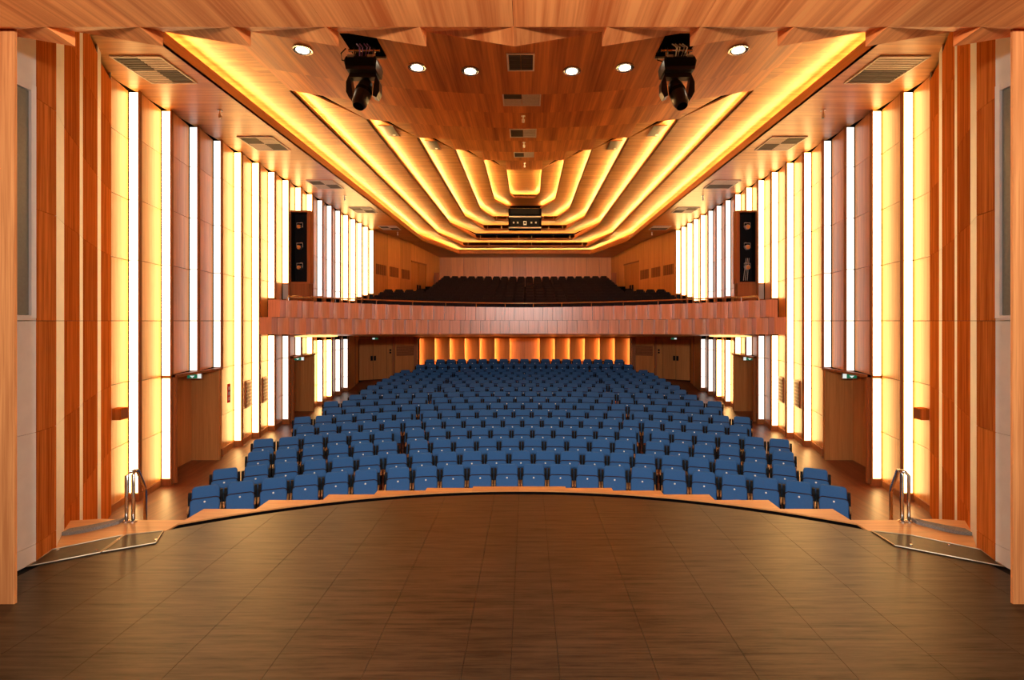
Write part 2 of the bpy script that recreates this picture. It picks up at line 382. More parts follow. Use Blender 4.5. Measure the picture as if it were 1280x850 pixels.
# ------------------------------------------------------------------ exit lobbies (alcoves) with doors and signs
for s in (-1, 1):
    for i, (y0, y1) in enumerate(((12.66, 14.42), (19.02, 20.80))):
        fz = aisle_z((y0+y1)/2)-.02
        D = thing('door_%d' % (1 + i + (2 if s > 0 else 0)), '%s timber exit lobby in the %s wall' % ('nearest' if i == 0 else 'second', SIDE[s]), 'doorway', kind='structure')
        mb = MB(); mb.box(s*9.3, s*9.36, y0, y1+.2, fz, 1.62); mb.build('lobby_back', M['door'], D)
        MB().box(s*8.52, s*9.36, y1-.02, y1+.05, fz+.03, 1.6).build('door_leaf', M['door'], D)
        MB().box(s*8.9, s*9.36, y0-.05, y0, fz, 1.62).build('lobby_side', M['door'], D)
        MB().box(s*8.9, s*9.4, y0, y1, 1.58, 1.62).build('lobby_ceiling', M['black'], D)
        MB().box(s*8.52, s*8.62, y0-.06, y0+.02, fz, 1.62).build('door_post', M['trim'], D)
        MB().box(s*8.50, s*8.66, y0-.06, y1+.12, 1.56, 1.62).build('door_head', M['trim'], D)
        e = thing('exit_sign', 'green and white exit sign hanging at top of the %s %s lobby' % ('nearest' if i == 0 else 'second', SIDE[s]), 'exit sign', (s*8.9, y1-.5, 1.4), group='exit signs')
        MB().box(s*8.70, s*9.10, y1-.52, y1-.48, 1.38, 1.52).build('housing', M['grey'], e)
        MB().box(s*8.82, s*9.08, y1-.526, y1-.521, 1.39, 1.51).build('green_face', M['greensign'], e)
        MB().box(s*8.71, s*8.81, y1-.526, y1-.521, 1.39, 1.51).build('white_face', M['whitesign'], e)
        mb = MB(); mb.add([(s*8.88, y1-.528, 1.46), (s*9.02, y1-.528, 1.46), (s*8.95, y1-.528, 1.40)], [(0,1,2)]); mb.build('arrow', M['whitesign'], e)
        MB().box(s*8.89, s*8.91, y1-.505, y1-.495, 1.52, 1.58).build('hanger', M['grey'], e)
# small wall fittings
for s in (-1, 1):
    a, b = (s*(XI+.03), 10.72), (s*(XO+.03), DK(1))
    x, y = s*8.66, 10.98
    t = thing('socket_box', 'small timber socket box on first glowing panel of %s wall' % SIDE[s], 'socket box', (x, y, .9))
    MB().box(s*8.50, s*8.72, y-.12, y+.12, .84, 1.08).build('box', M['board'], t)
    MB().box(s*8.495, s*8.50, y-.09, y+.09, .87, 1.05).build('cover', M['trim'], t)
    for k in (6, 7):
        yk = DK(k); t = thing('wall_grille', 'dark slatted grille low on %s wall, %s of a pair' % (SIDE[s], 'nearer' if k == 6 else 'farther'), 'grille', (s*8.7, yk-.4, .3), group='small wall grilles')
        mb = MB(); mb.wallseg((s*(XI+.14-.06), yk-.62), (s*(XO-.05), yk-.12), .2, 1.05, .04 if s < 0 else -.04); mb.build('frame', M['trim'], t)
        for q in range(7):
            z = .25+.11*q; mb = MB(); mb.wallseg((s*(XI+.13-.06), yk-.6), (s*(XO-.065), yk-.14), z, z+.07, .01 if s < 0 else -.01); mb.build('slat', M['grille'], t)
t = thing('fire_sign', 'small red vertical fire sign on left wall past the exit lobby', 'sign', (-8.60, 15.0, .7))
MB().box(-8.62, -8.60, 14.95, 15.08, .55, 1.1).build('red_board', M['red'], t)
for q in range(3): MB().box(-8.60, -8.597, 14.98, 15.05, .62+.15*q, .72+.15*q).build('pictogram', M['plate'], t)

# ------------------------------------------------------------------ proscenium side boards
for s in (-1, 1):
    P = thing('wall_stage_%s' % SIDE[s], '%s proscenium wall of timber boards over pale panels' % SIDE[s], 'wall', kind='structure')
    T = .02 if s < 0 else -.02
    BD = (((5.87,6.27),(5.985,6.66),0.0), ((6.39,7.22),(6.94,8.10),-1.12), ((7.22,8.48),(7.95,9.64),-1.12), ((8.145,9.95),(8.57,10.72),-1.12))
    for a, b, zb in (((5.85,5.37),(5.866,6.26),0.0), ((5.99,6.665),(6.385,7.215),.004), ((6.945,8.105),(7.215,8.475),-1.12), ((7.955,9.645),(8.14,9.945),-1.12), ((8.575,10.725),(8.63,10.76),-1.12)):
        for z0, z1 in panel_zs(zb, 8.6):
            mb = MB(); mb.wallseg((s*a[0], a[1]), (s*b[0], b[1]), z0+.003, z1-.003, T); mb.build('pale_panel', M['white'], P)
    MB().box(s*5.20, s*7.6, 5.33, 5.36, 0, 6.6).build('timber_leg', M['leg'], P)
    for (a, b, zb) in BD:
        for z0, z1 in panel_zs(zb, 8.4 if zb > -1 else 7.98):
            mb = MB(); mb.wallseg((s*a[0], a[1]), (s*b[0], b[1]), z0+.003, z1-.003, T); mb.build('timber_board', M['board'], P)
    # dark backing behind the boards
    bk = [(6.3,5.40),(6.3,6.4),(6.75,7.3),(7.35,8.2),(8.3,9.7),(8.9,10.7)]
    for a, b in zip(bk, bk[1:]):
        mb = MB(); mb.wallseg((s*a[0], a[1]), (s*b[0], b[1]), -1.2, 8.6, T); mb.build('backing', M['black'], P)
    # glazed niche in the first pale strip
    xx = 5.845
    MB().box(s*(xx-.02), s*(xx-.001), 5.5, 6.125, 3.02, 5.70).build('niche_glass', M['glass'], P)
    MB().box(s*(xx-.05), s*(xx-.001), 6.13, 6.19, 2.98, 5.78).build('niche_frame', M['white'], P)
    MB().box(s*(xx-.05), s*(xx-.001), 5.45, 6.128, 2.96, 3.015).build('niche_frame', M['white'], P)
    MB().box(s*(xx-.05), s*(xx-.001), 5.45, 6.128, 5.705, 5.78).build('niche_frame', M['white'], P)

# ------------------------------------------------------------------ proscenium header with wedge teeth
H = thing('proscenium_header', 'orange timber proscenium header with sawtooth wedge edge', 'header', kind='structure')
ZH = ZC + 2.985
for i in range(12):
    x0 = -11.4 + 1.9*i
    MB().box(x0+.002, x0+1.898, 3.9, 5.2, ZH, ZH+.05).build('soffit_panel', M['header'], H)
MB().box(-11.4, 11.4, 3.9, 5.5, ZH+.16, ZH+2.8).build('bulkhead', M['board'], H)
for s in (-1, 1):
    for i in range(7):
        xi, xo = .95*i, .95*(i+1)
        zn = ZH + .003
        b = [(s*xi,5.203,zn-.003),(s*xo,5.203,zn+.004),(s*xo,5.54,zn+.14),(s*xi,5.54,zn-.02)]
        tp = [(p[0], p[1], ZH+.155) for p in b]
        MB().add(b+tp, [(0,1,2,3),(4,5,6,7),(0,1,5,4),(1,2,6,5),(2,3,7,6),(3,0,4,7)]).build('wedge_panel', M['header'], H)

# ------------------------------------------------------------------ ceiling of nested recesses with cove light
ZZ = [5.2] + [5.72 + .31*k for k in range(6)]
def fy(y, zz): return zz*F/(PY-y)            # depth of a ceiling point at height zz above the lens
LX = [r*z-CX for r, z in zip((1.32,1.03,.797,.600,.422,.272,.136), ZZ)]
DF = [8.6] + [fy(PY-d, z) for d, z in zip((288,252,229,214,201,189), ZZ[1:])]
DFC = [8.6] + [fy(PY-d, z) for d, z in zip((260,241,225,211,200.3,189), ZZ[1:])]
DR = [33.2, 34.0] + [fy(PY-d, z) for d, z in zip((120,129,139,150,158), ZZ[2:])]
DRC = [37.4, 36.5, 35.8, 35.0, 33.9, 32.0, 30.4]
XC = [4.8, 4.3, 3.3, 2.7, 1.99, .95, .62]
ZRC = [4.86, 5.25, 5.65, 6.18, 6.62, 7.0, 7.27]
C = thing('ceiling', 'stepped timber veneer ceiling of nested recesses', 'ceiling', kind='structure')
def loop(k, grow=0.0, dz=0.0):
    """lip polygon k: FL, RL, RCL, RCR, RR, FR (with z)"""
    z = ZC + ZZ[k] + dz; zr = ZC + ZRC[k] + dz
    x = LX[k] + grow; d = DR[k] + grow*.6; dc = DRC[k] + grow; xc = XC[k] + grow*.5
    return [Vector((-x, DF[k], z)), Vector((-x, d, z)), Vector((-xc, dc, zr)), Vector((xc, dc, zr)), Vector((x, d, z)), Vector((x, DF[k], z))]
def frontarc(k, dz=0.0, n=16, dy=0.0, x=None):
    X = LX[k] if x is None else x; z = ZC + ZZ[k] + dz
    return [Vector((X*(-1+2*i/n), DF[k] + (DFC[k]-DF[k])*(1-(-1+2*i/n)**2) + dy, z)) for i in range(n+1)]
up = (0, 0, .04)
# level 0: side soffits and rear
L0 = loop(0)
for s, a in ((-1, 0), (1, 5)):
    x = s*8.75
    zf = ZC + 5.2
    ys = [8.6, 13.0, 17.5, 22.0, 26.5, 33.2]
    for y0, y1 in zip(ys, ys[1:]):
        MB().slab([(x,y0+.002,zf),(x,y1-.002,zf),(s*LX[0],y1-.002,zf),(s*LX[0],y0+.002,zf)], up).build('side_soffit', M['soffit'], C)
    MB().slab([(x,33.2,zf),(x,38.7,ZC+4.75),(s*XC[0],38.7,ZC+4.75),(s*XC[0],DRC[0],ZC+ZRC[0]),(s*LX[0],33.2,zf)], up).build('rear_soffit', M['soffit'], C)
MB().slab([(-XC[0],DRC[0],ZC+ZRC[0]),(XC[0],DRC[0],ZC+ZRC[0]),(XC[0],38.7,ZC+4.75),(-XC[0],38.7,ZC+4.75)], up).build('rear_soffit', M['soffit'], C)
for k in range(7):
    a = loop(k); nx = loop(k+1) if k < 6 else None
    # fascia and shelf along sides and rear
    FH = .27 if k == 0 else .12
    segs = [(0,1),(1,2),(2,3),(3,4),(4,5)]
    g1 = loop(k, .34)
    for i, j in segs:
        if k == 5 and (i, j) == (2, 3): continue
        mb = MB(); mb.slab([a[i], a[j], a[j]+Vector((0,0,FH)), a[i]+Vector((0,0,FH))], ((g1[i]-a[i]).normalized()*.03)); mb.build('fascia', M['fascia'], C)
        sh = .05 if k else .20
        mb = MB(); mb.slab([a[i]+Vector((0,0,sh)), a[j]+Vector((0,0,sh)), g1[j]+Vector((0,0,sh)), g1[i]+Vector((0,0,sh))], (0,0,.01))
        mb.slab([g1[i]+Vector((0,0,sh)), g1[j]+Vector((0,0,sh)), g1[j]+Vector((0,0,FH+.30)), g1[i]+Vector((0,0,FH+.30))], (0,0,.001)); mb.build('cove_shelf', M['trim'], C)
        # LED strip on the shelf
        sd = (i, j) in ((0, 1), (4, 5))
        p = loop(k, .12 if sd else .09, FH-.005 if sd else FH-.045); q = loop(k, .13 if sd else .12, FH-.005 if sd else FH-.045)
        led = MB().slab([p[i], p[j], q[j], q[i]], (0,0,.055 if sd else .03)); led.build('cove_light', M['cove'], C)
    # next surface
    if k < 6:
        zoff = ZZ[k+1]-ZZ[k]
        o = loop(k, .34); 
        for v, r in zip(o, nx): v.z = r.z
        for (i, j, nm) in ((0,1,'recess_band'),(4,5,'recess_band'),(1,2,'rear_band'),(2,3,'rear_band'),(3,4,'rear_band')):
            MB().slab([o[i], o[j], nx[j], nx[i]], up).build(nm, M['band'], C)
        ar = frontarc(k+1); fr = frontarc(k, dy=-.02)
        # front centre panel (dark), from level-k front edge to level-(k+1) arc
        if k == 0:
            mid = [Vector((v.x, v.y - 1.25 - .0*abs(v.x), v.z - .05)) for v in ar]
            fr = [Vector((v.x, 8.6, v.z-.05)) for v in ar]
            for nseg in range(0, 16, 4):
                MB().slab(mid[nseg:nseg+5] + fr[nseg:nseg+5][::-1], up).build('front_panel', M['front'], C)
            MB().slab(ar + [v+Vector((0,-.02,.05)) for v in mid][::-1], up).build('front_panel', M['front'], C)
            for s in (-1, 1):
                MB().slab([(s*(LX[0]+.34),8.6,ar[0].z),(s*LX[1],8.6,ar[0].z),(s*LX[1],DF[1],ar[0].z)], up).build('recess_band', M['band'], C)
        else:
            oz = ar[0].z
            inn = [Vector((v.x, v.y-.02, oz)) for v in frontarc(k)]
            # widths: outer arc spans LX[k], inner LX[k+1]; darker centre follows the inner span
            c0 = [Vector((v.x, DF[k] + (DFC[k]-DF[k])*(1-(v.x/LX[k])**2) - .02, oz)) for v in ar]
            MB().slab(ar + c0[::-1], up).build('front_panel', M['front'], C)
            for s in (-1, 1):
                e = [Vector((s*(LX[k+1]+(LX[k]-LX[k+1])*i/4), 0, oz)) for i in range(5)]
                for v in e: v.y = DF[k] + (DFC[k]-DF[k])*(1-(v.x/LX[k])**2)
                MB().slab([Vector((s*LX[k+1], DF[k+1], oz))] + e, up).build('recess_band', M['band'], C)
    else:
        z = ZC + ZZ[6] + .31
        o = loop(6, .3)
        MB().slab([(-1.2,DF[6]-.2,z),(1.2,DF[6]-.2,z),(1.2,30.9,z),(-1.2,30.9,z)], up).build('centre_panel', M['band'], C)
# front bulkhead over the proscenium and roof above (keeps the hall closed)
MB().box(-11.4, 11.4, 8.5, 8.6, 8.75, 11.6).build('front_bulkhead', M['void'], C)
MB().box(-9.4, 9.4, 5.4, 39, 11.5, 11.6).build('roof_deck', M['void'], C)
for s in (-1, 1): MB().box(s*8.95, s*9.1, 5.4, 39, 8.3, 11.6).build('roof_side', M['void'], C)
# small hanger posts in the rear slots
for k in (1, 2, 3, 4):
    for x in [c for c in (-XC[k]*.95, -XC[k]*.6, -.45, .45, XC[k]*.6, XC[k]*.95)]:
        zr = ZC + ZRC[k]
        MB().tube([(x, DRC[k]+.05, zr+.06), (x, DRC[k]+.05, zr+.34)], .022, 6).build('slot_post', M['brass'], C)
# mouldings: projection booth
B = thing('projection_booth', 'black projection booth hanging in the centre of the rear ceiling slots', 'booth', (0, 32.3, ZC+5.76))
MB().box(-1.03, 1.03, 31.9, 32.9, ZC+5.78, ZC+7.01).build('body', M['void'], B)
MB().box(-1.0, 1.0, 31.76, 31.9, ZC+5.74, ZC+5.82).build('lower_ledge', M['grey'], B)
MB().box(-1.0, 1.0, 31.76, 31.9, ZC+6.42, ZC+6.50).build('upper_ledge', M['grey'], B)
MB().box(-.9, .9, 31.87, 31.9, ZC+6.66, ZC+6.98).build('upper_window', M['black'], B)
MB().box(-.9, .9, 31.87, 31.9, ZC+5.88, ZC+6.38).build('lower_window', M['black'], B)
pr = MB().box(-.10, .10, 31.76, 31.87, ZC+5.96, ZC+6.18).build('projector', M['plate'], B)
MB().lathe([(.06, 31.70), (.06, 31.78)], (0, 0, ZC+6.07), 14, 'y').build('lens', M['void'], pr)
for x in (-.7, -.45, .4, .68): MB().box(x-.05, x+.05, 31.84, 31.87, ZC+6.06, ZC+6.16).build('equipment', M['grey'], B)

# ------------------------------------------------------------------ ceiling fittings
def vent(x, y, z, wx, wy, label, dark=(0, 3), plainv=False):
    t = thing('air_vent', label, 'air vent', (x, y, z), group='ceiling air vents')
    f = .035; mb = MB()
    mb.box(x-wx/2, x+wx/2, y-wy/2, y-wy/2+f, z-.03, z-.002); mb.box(x-wx/2, x+wx/2, y+wy/2-f, y+wy/2, z-.03, z-.002)
    mb.box(x-wx/2, x-wx/2+f, y-wy/2+f, y+wy/2-f, z-.03, z-.002); mb.box(x+wx/2-f, x+wx/2, y-wy/2+f, y+wy/2-f, z-.03, z-.002)
    mb.build('frame', M['ventlight'], t)
    cells = [(-1,-1),(1,-1),(-1,1),(1,1)] if not plainv else [(-1,0),(1,0)]
    for i, (cx, cy) in enumerate(cells):
        hx = (wx/2-f)/2; hy = (wy/2-f)/2 if not plainv else wy/2-f
        x0 = x + cx*hx; y0 = y + cy*hy
        d = i in dark
        gpart = MB().box(x0-hx+.005, x0+hx-.005, y0-hy+.005, y0+hy-.005, z-.010, z-.003).build('grille', M['ventdark'] if d else M['vent'], t)
        n = 6
        mb = MB()
        for q in range(n):
            yy = y0-hy + 2*hy*(q+.5)/n; mb.box(x0-hx+.006, x0+hx-.006, yy-hy/n*.4, yy+hy/n*.4, z-.022, z-.011)
        mb.build('blades', M['ventmid'] if d else M['ventlight'], gpart)
for s in (-1, 1):
    for i, y in enumerate((10.6, 15.0, 19.5, 24.0, 28.6)):
        vent(s*7.55, y, ZC+5.2, 1.0, 1.15, 'square four-part air vent in %s side soffit, %s from the stage' % (SIDE[s], ORD[i]), (0, 3) if s < 0 else (2, 1) if i % 2 else (2, 3))
    for i, y in enumerate((12.65, 21.3, 30.0)):
        t = thing('sprinkler', 'small white sprinkler in %s side soffit, %s from the stage' % (SIDE[s], ORD[i]), 'sprinkler', (s*7.45, y, ZC+5.2), group='ceiling sprinklers')
        MB().lathe([(.06,-.012),(.06,-.001)], (s*7.45, y, ZC+5.2), 12).build('rosette', M['plate'], t)
        MB().lathe([(.02,-.2),(.035,-.19),(.035,-.10),(.02,-.09),(.02,-.012)], (s*7.45, y, ZC+5.2), 10).build('head', M['plate'], t)
zf = ZC + ZZ[1] - .05
for (y, z, wx, wy, lab, pv) in ((fy(77, ZZ[1]-.05), zf, .6, .75, 'dark square air vent in the ceiling nearest the proscenium', False), (fy(123, ZZ[1]), ZC+ZZ[1], .98, .8, 'wide pale air vent behind the centre downlights', False),
                            (fy(166, ZZ[3]), ZC+ZZ[3], .90, .75, 'two-part air vent in third dark ceiling panel', True), (fy(193, ZZ[5]), ZC+ZZ[5], .84, .6, 'small two-part air vent nearest the central recess', True)):
    vent(0, y, z, wx, wy, lab, (0,1,2,3) if z == zf else (0,), pv)
for (y, z, lab) in ((fy(145, ZZ[2]), ZC+ZZ[2], 'white sprinkler on ceiling centre line behind wide pale vent'), (fy(178, ZZ[4]), ZC+ZZ[4], 'white sprinkler on ceiling centre line between the two-part vents'), (fy(204, ZZ[6]), ZC+ZZ[6], 'white sprinkler at front of the central recess')):
    t = thing('sprinkler', lab, 'sprinkler', (0.02, y, z), group='ceiling sprinklers')
    MB().lathe([(.06,-.012),(.06,-.001)], (0.02, y, z), 12).build('rosette', M['plate'], t)
    MB().lathe([(.02,-.2),(.04,-.19),(.04,-.10),(.02,-.09),(.02,-.012)], (0.02, y, z), 10).build('head', M['plate'], t)
for s in (-1, 1):
    for (x, y, z, lab) in ((4.45, fy(163, ZZ[3]), ZC+ZZ[3], 'larger'), (3.42, fy(181, ZZ[4]), ZC+ZZ[4], 'smaller')):
        t = thing('ceiling_hatch', '%s bronze ceiling hatch at front of %s cove bands' % (lab, SIDE[s]), 'hatch', (s*x, y, z), group='bronze ceiling hatches')
        MB().box(s*x-.24, s*x+.24, y-.5, y+.5, z-.025, z-.002).build('frame', M['trim'], t)
        MB().box(s*x-.21, s*x+.21, y-.47, y+.47, z-.032, z-.026).build('panel', M['bronze'], t)
        MB().lathe([(.05,-.05),(.05,-.033)], (s*x+.08, y+.3, z), 10).build('fitting', M['plate'], t)
# downlights
DLN = ['outer', 'middle', 'inner']
for s in (-1, 1):
    for (x, y, nm) in ((4.55, fy(61.5, ZZ[1]-.05), 'outer'), (2.32, fy(83.5, ZZ[1]-.05), 'middle'), (1.15, fy(88, ZZ[1]-.05), 'inner')):
        c = (s*x, y, zf if x < 5 else zf)
        t = thing('downlight', '%s round recessed downlight %s of the ceiling centre line' % (nm, SIDE[s]), 'downlight', c, group='round ceiling downlights')
        MB().lathe([(.205,-.03),(.205,-.002),(.17,-.002),(.165,-.03),(.205,-.03)], c, 28, caps=False).build('ring', M['steel'], t, True)
        MB().lathe([(.168,-.02),(.168,-.004)], c, 24).build('black_collar', M['black'], t)
        MB().lathe([(.02,-.034),(.125,-.030),(.13,-.021)], c, 24).build('lamp', M['lamp'], t)
        ld = bpy.data.lights.new('downlight_beam', 'SPOT'); ld.energy = P_HOUSE; ld.color = (1,.8,.55); ld.spot_size = 1.9; ld.spot_blend = .6; ld.shadow_soft_size = .12
        lo = bpy.data.objects.new('downlight_beam', ld); COL.objects.link(lo); lo.parent = t; lo.location = (0, 0, -.06)
# moving heads
for s in (-1, 1):
    x0, y0 = s*3.22, 10.55; zt = zf
    t = thing('moving_head_light', 'black moving-head stage light hanging %s of the ceiling centre' % SIDE[s], 'stage light', (x0, y0, zt), group='moving-head stage lights')
    MB().box(x0-.34, x0+.34, y0-.45, y0+.42, zt-.012, zt-.001).build('hatch_opening', M['void'], t)
    MB().box(x0-.34, x0+.34, y0+.40, y0+.46, zt-.05, zt-.001).build('hatch_edge', M['trimmet'], t)
    mb = MB()
    for d in (-.2, .2): mb.tube([(x0+d, y0, zt-.01), (x0+d, y0, ZC+5.36)], .03, 8)
    mb.tube([(x0-.32, y0, zt-.10), (x0+.32, y0, zt-.10)], .03, 8); mb.build('hanging_clamp', M['steel'], t)
    mb = MB()
    for d in (-.09, -.03, .06, .12):
        mb.tube([(x0+d-.03, y0-.1, zt-.02), (x0+d+.05, y0-.16, zt-.12), (x0+d*.7, y0-.1, ZC+5.33)], .014, 6)
    mb.build('cables', M['purple'] if s < 0 else M['plate'], t)
    zb = ZC + 5.34
    base = MB().slab([(x0-.30,y0-.22,zb),(x0+.30,y0-.22,zb),(x0+.33,y0-.25,zb-.10),(x0+.30,y0-.22,zb-.26),(x0-.30,y0-.22,zb-.26),(x0-.33,y0-.25,zb-.10)], (0,.46,0)).build('base', M['plastic'], t)
    MB().box(x0-.29, x0+.29, y0-.275, y0-.225, zb-.20, zb-.05).build('display_bezel', M['black'], base)
    for d in (-.2, .2): MB().box(x0+d-.06, x0+d+.06, y0-.26, y0-.2, zb-.03, zb+.015).build('handle', M['grey'], base)
    mb = MB(); mb.box(x0-.27, x0+.27, y0-.09, y0+.09, zb-.36, zb-.27)
    for q in (-1, 1):
        mb.slab([(x0+q*.27,y0-.10,zb-.30),(x0+q*.34,y0-.10,zb-.46),(x0+q*.34,y0-.10,zb-.66),(x0+q*.28,y0-.10,zb-.78),(x0+q*.20,y0-.10,zb-.74),(x0+q*.23,y0-.10,zb-.50)], (0,.2,0))
    mb.build('yoke', M['plastic'], t)
    mb = MB(); prof = [(.02,-.40),(.12,-.385),(.155,-.30),(.165,-.12),(.16,.05),(.14,.17),(.10,.25),(.03,.28)]
    mb.lathe(prof, (0,0,0), 24)
    Mx = Matrix.Translation((x0, y0-.02, zb-.62)) @ Matrix.Rotation(s*-.18, 4, 'Y') @ Matrix.Rotation(-.35, 4, 'X')
    mb.xf(Mx); hd = mb.build('lamp_head', M['plastic'], t, True)
    mb = MB(); mb.lathe([(.11,-.405),(.10,-.39)], (0,0,0), 20); mb.xf(Mx); mb.build('lens', M['void'], hd)
    mb = MB(); mb.lathe([(.168,-.06),(.168,.02)], (0,0,0), 24); mb.xf(Mx); mb.build('collar_band', M['black'], hd)
    mb = MB()
    mb.tube([(x0-s*.0-.30, y0-.1, zb-.05), (x0-.42, y0-.1, zb-.02), (x0-.44, y0-.1, zb+.12), (x0-.34, y0-.1, zb+.22)], .012, 6); mb.build('power_cable', M['black'], t)

# ------------------------------------------------------------------ balcony
def bal(x):  # plan curve and vertical dip
    u = abs(x)/8.4; return 21.4 - 4.9*u**1.7
def balz(x): return -.10*(1-(abs(x)/8.4)**2)
BA = thing('balcony', 'curved balcony with pleated timber front', 'balcony', kind='structure')
PWB = .395
for row in (0, 1):
    nb = 42 if row == 0 else 43
    for i in range(nb):
        xc = (i-(nb-1)/2)*PWB; x0, x1 = xc-PWB/2, xc+PWB/2
        inn, out = (x1, x0) if xc < 0 else (x0, x1)
        yf = bal(out)*.5 + bal(xc)*.5 - .04 + random.uniform(-.012, .012)
        yb = max(bal(inn), bal(xc)) + .09
        u = min(1, abs(xc)/8.4); dt, db = -.14*(1-u*u), -.10*(1-u*u)
        z0, z1 = (ZC+.125+db*1.1, ZC+.70+dt) if row == 0 else (ZC-.44+db, ZC+.118+db*1.1)
        yf += .025*row
        MB().box(x0+.003, x1-.003, yf, yb, z0, z1).build('front_panel', M['balc'], BA)
mb = MB(); xs = [-8.05 + 16.1*i/36 for i in range(37)]
top = [(x, bal(x)+.16) for x in xs]
for i in range(36):
    for (z0, z1) in ((ZC-.43, ZC+.50),):
        mb.wallseg(top[i], top[i+1], z0+balz(xs[i]), z1+.0, .12)
mb.build('parapet_core', M['black'], BA)
mb = MB()
for i in range(36): mb.slab([(top[i][0],top[i][1]-.08,ZC+.66+1.4*balz(xs[i])),(top[i+1][0],top[i+1][1]-.08,ZC+.66+1.4*balz(xs[i+1])),(top[i+1][0],top[i+1][1]+.2,ZC+.66+1.4*balz(xs[i+1])),(top[i][0],top[i][1]+.2,ZC+.66+1.4*balz(xs[i]))], (0,0,.02))
mb.build('parapet_cap', M['trim'], BA)
# soffit below, sloping down to the back of the stalls
mb = MB()
def sofz(y): return 2.44 - .045*(y-17.8)
for i in range(36):
    a, b = top[i], top[i+1]
    mb.slab([(a[0],a[1],ZC-.44+balz(xs[i])),(b[0],b[1],ZC-.44+balz(xs[i+1])),(b[0],29.5,2.02),(a[0],29.5,2.02)], (0,0,.06))
mb.build('soffit', M['soffit'], BA)
for s in (-1, 1):
    MB().box(s*7.0, s*8.3, 18.6, 19.3, 2.36, 2.40).build('soffit_light', M['warmdim'], BA)
mb = MB()
for i in range(36):
    a, b = top[i], top[i+1]
    mb.slab([(a[0],a[1]+.1,ZC-.3),(b[0],b[1]+.1,ZC-.3),(b[0],24.5,ZC-.3),(a[0],24.5,ZC-.3)], (0,0,.08))
mb.build('balcony_floor', M['aisle'], BA)
# rail
rx = [-7.9 + 15.8*i/40 for i in range(41)]
def rail_pt(x): return (x, bal(x)+.26, ZC+.84+balz(x))
rl = MB().tube([(-7.95, bal(7.95)+.22, ZC+.6)] + [rail_pt(x) for x in rx] + [(7.95, bal(7.95)+.22, ZC+.6)], .024, 8).build('top_rail', M['brass'], BA, True)
for i in range(0, 41, 3):
    p = rail_pt(rx[i]); MB().tube([(p[0],p[1],ZC+.55+balz(p[0])), p], .016, 6).build('rail_post', M['steel'], rl)
# balcony tiers
def brow(i): return 24.6 + 1.0*i
def brz(i): return ZC + .60 + .218*(brow(i)-24.6) - .9 + .1
BT = thing('floor_balcony_tiers', 'dark stepped floor under the balcony seats', 'floor', kind='structure')
for i in range(13):
    y = brow(i); MB().box(-8.8, 8.8, y-.5, y+.5 if i < 12 else 38.4, ZC-.35, brz(i)).build('seating_tier', M['void'], BT)

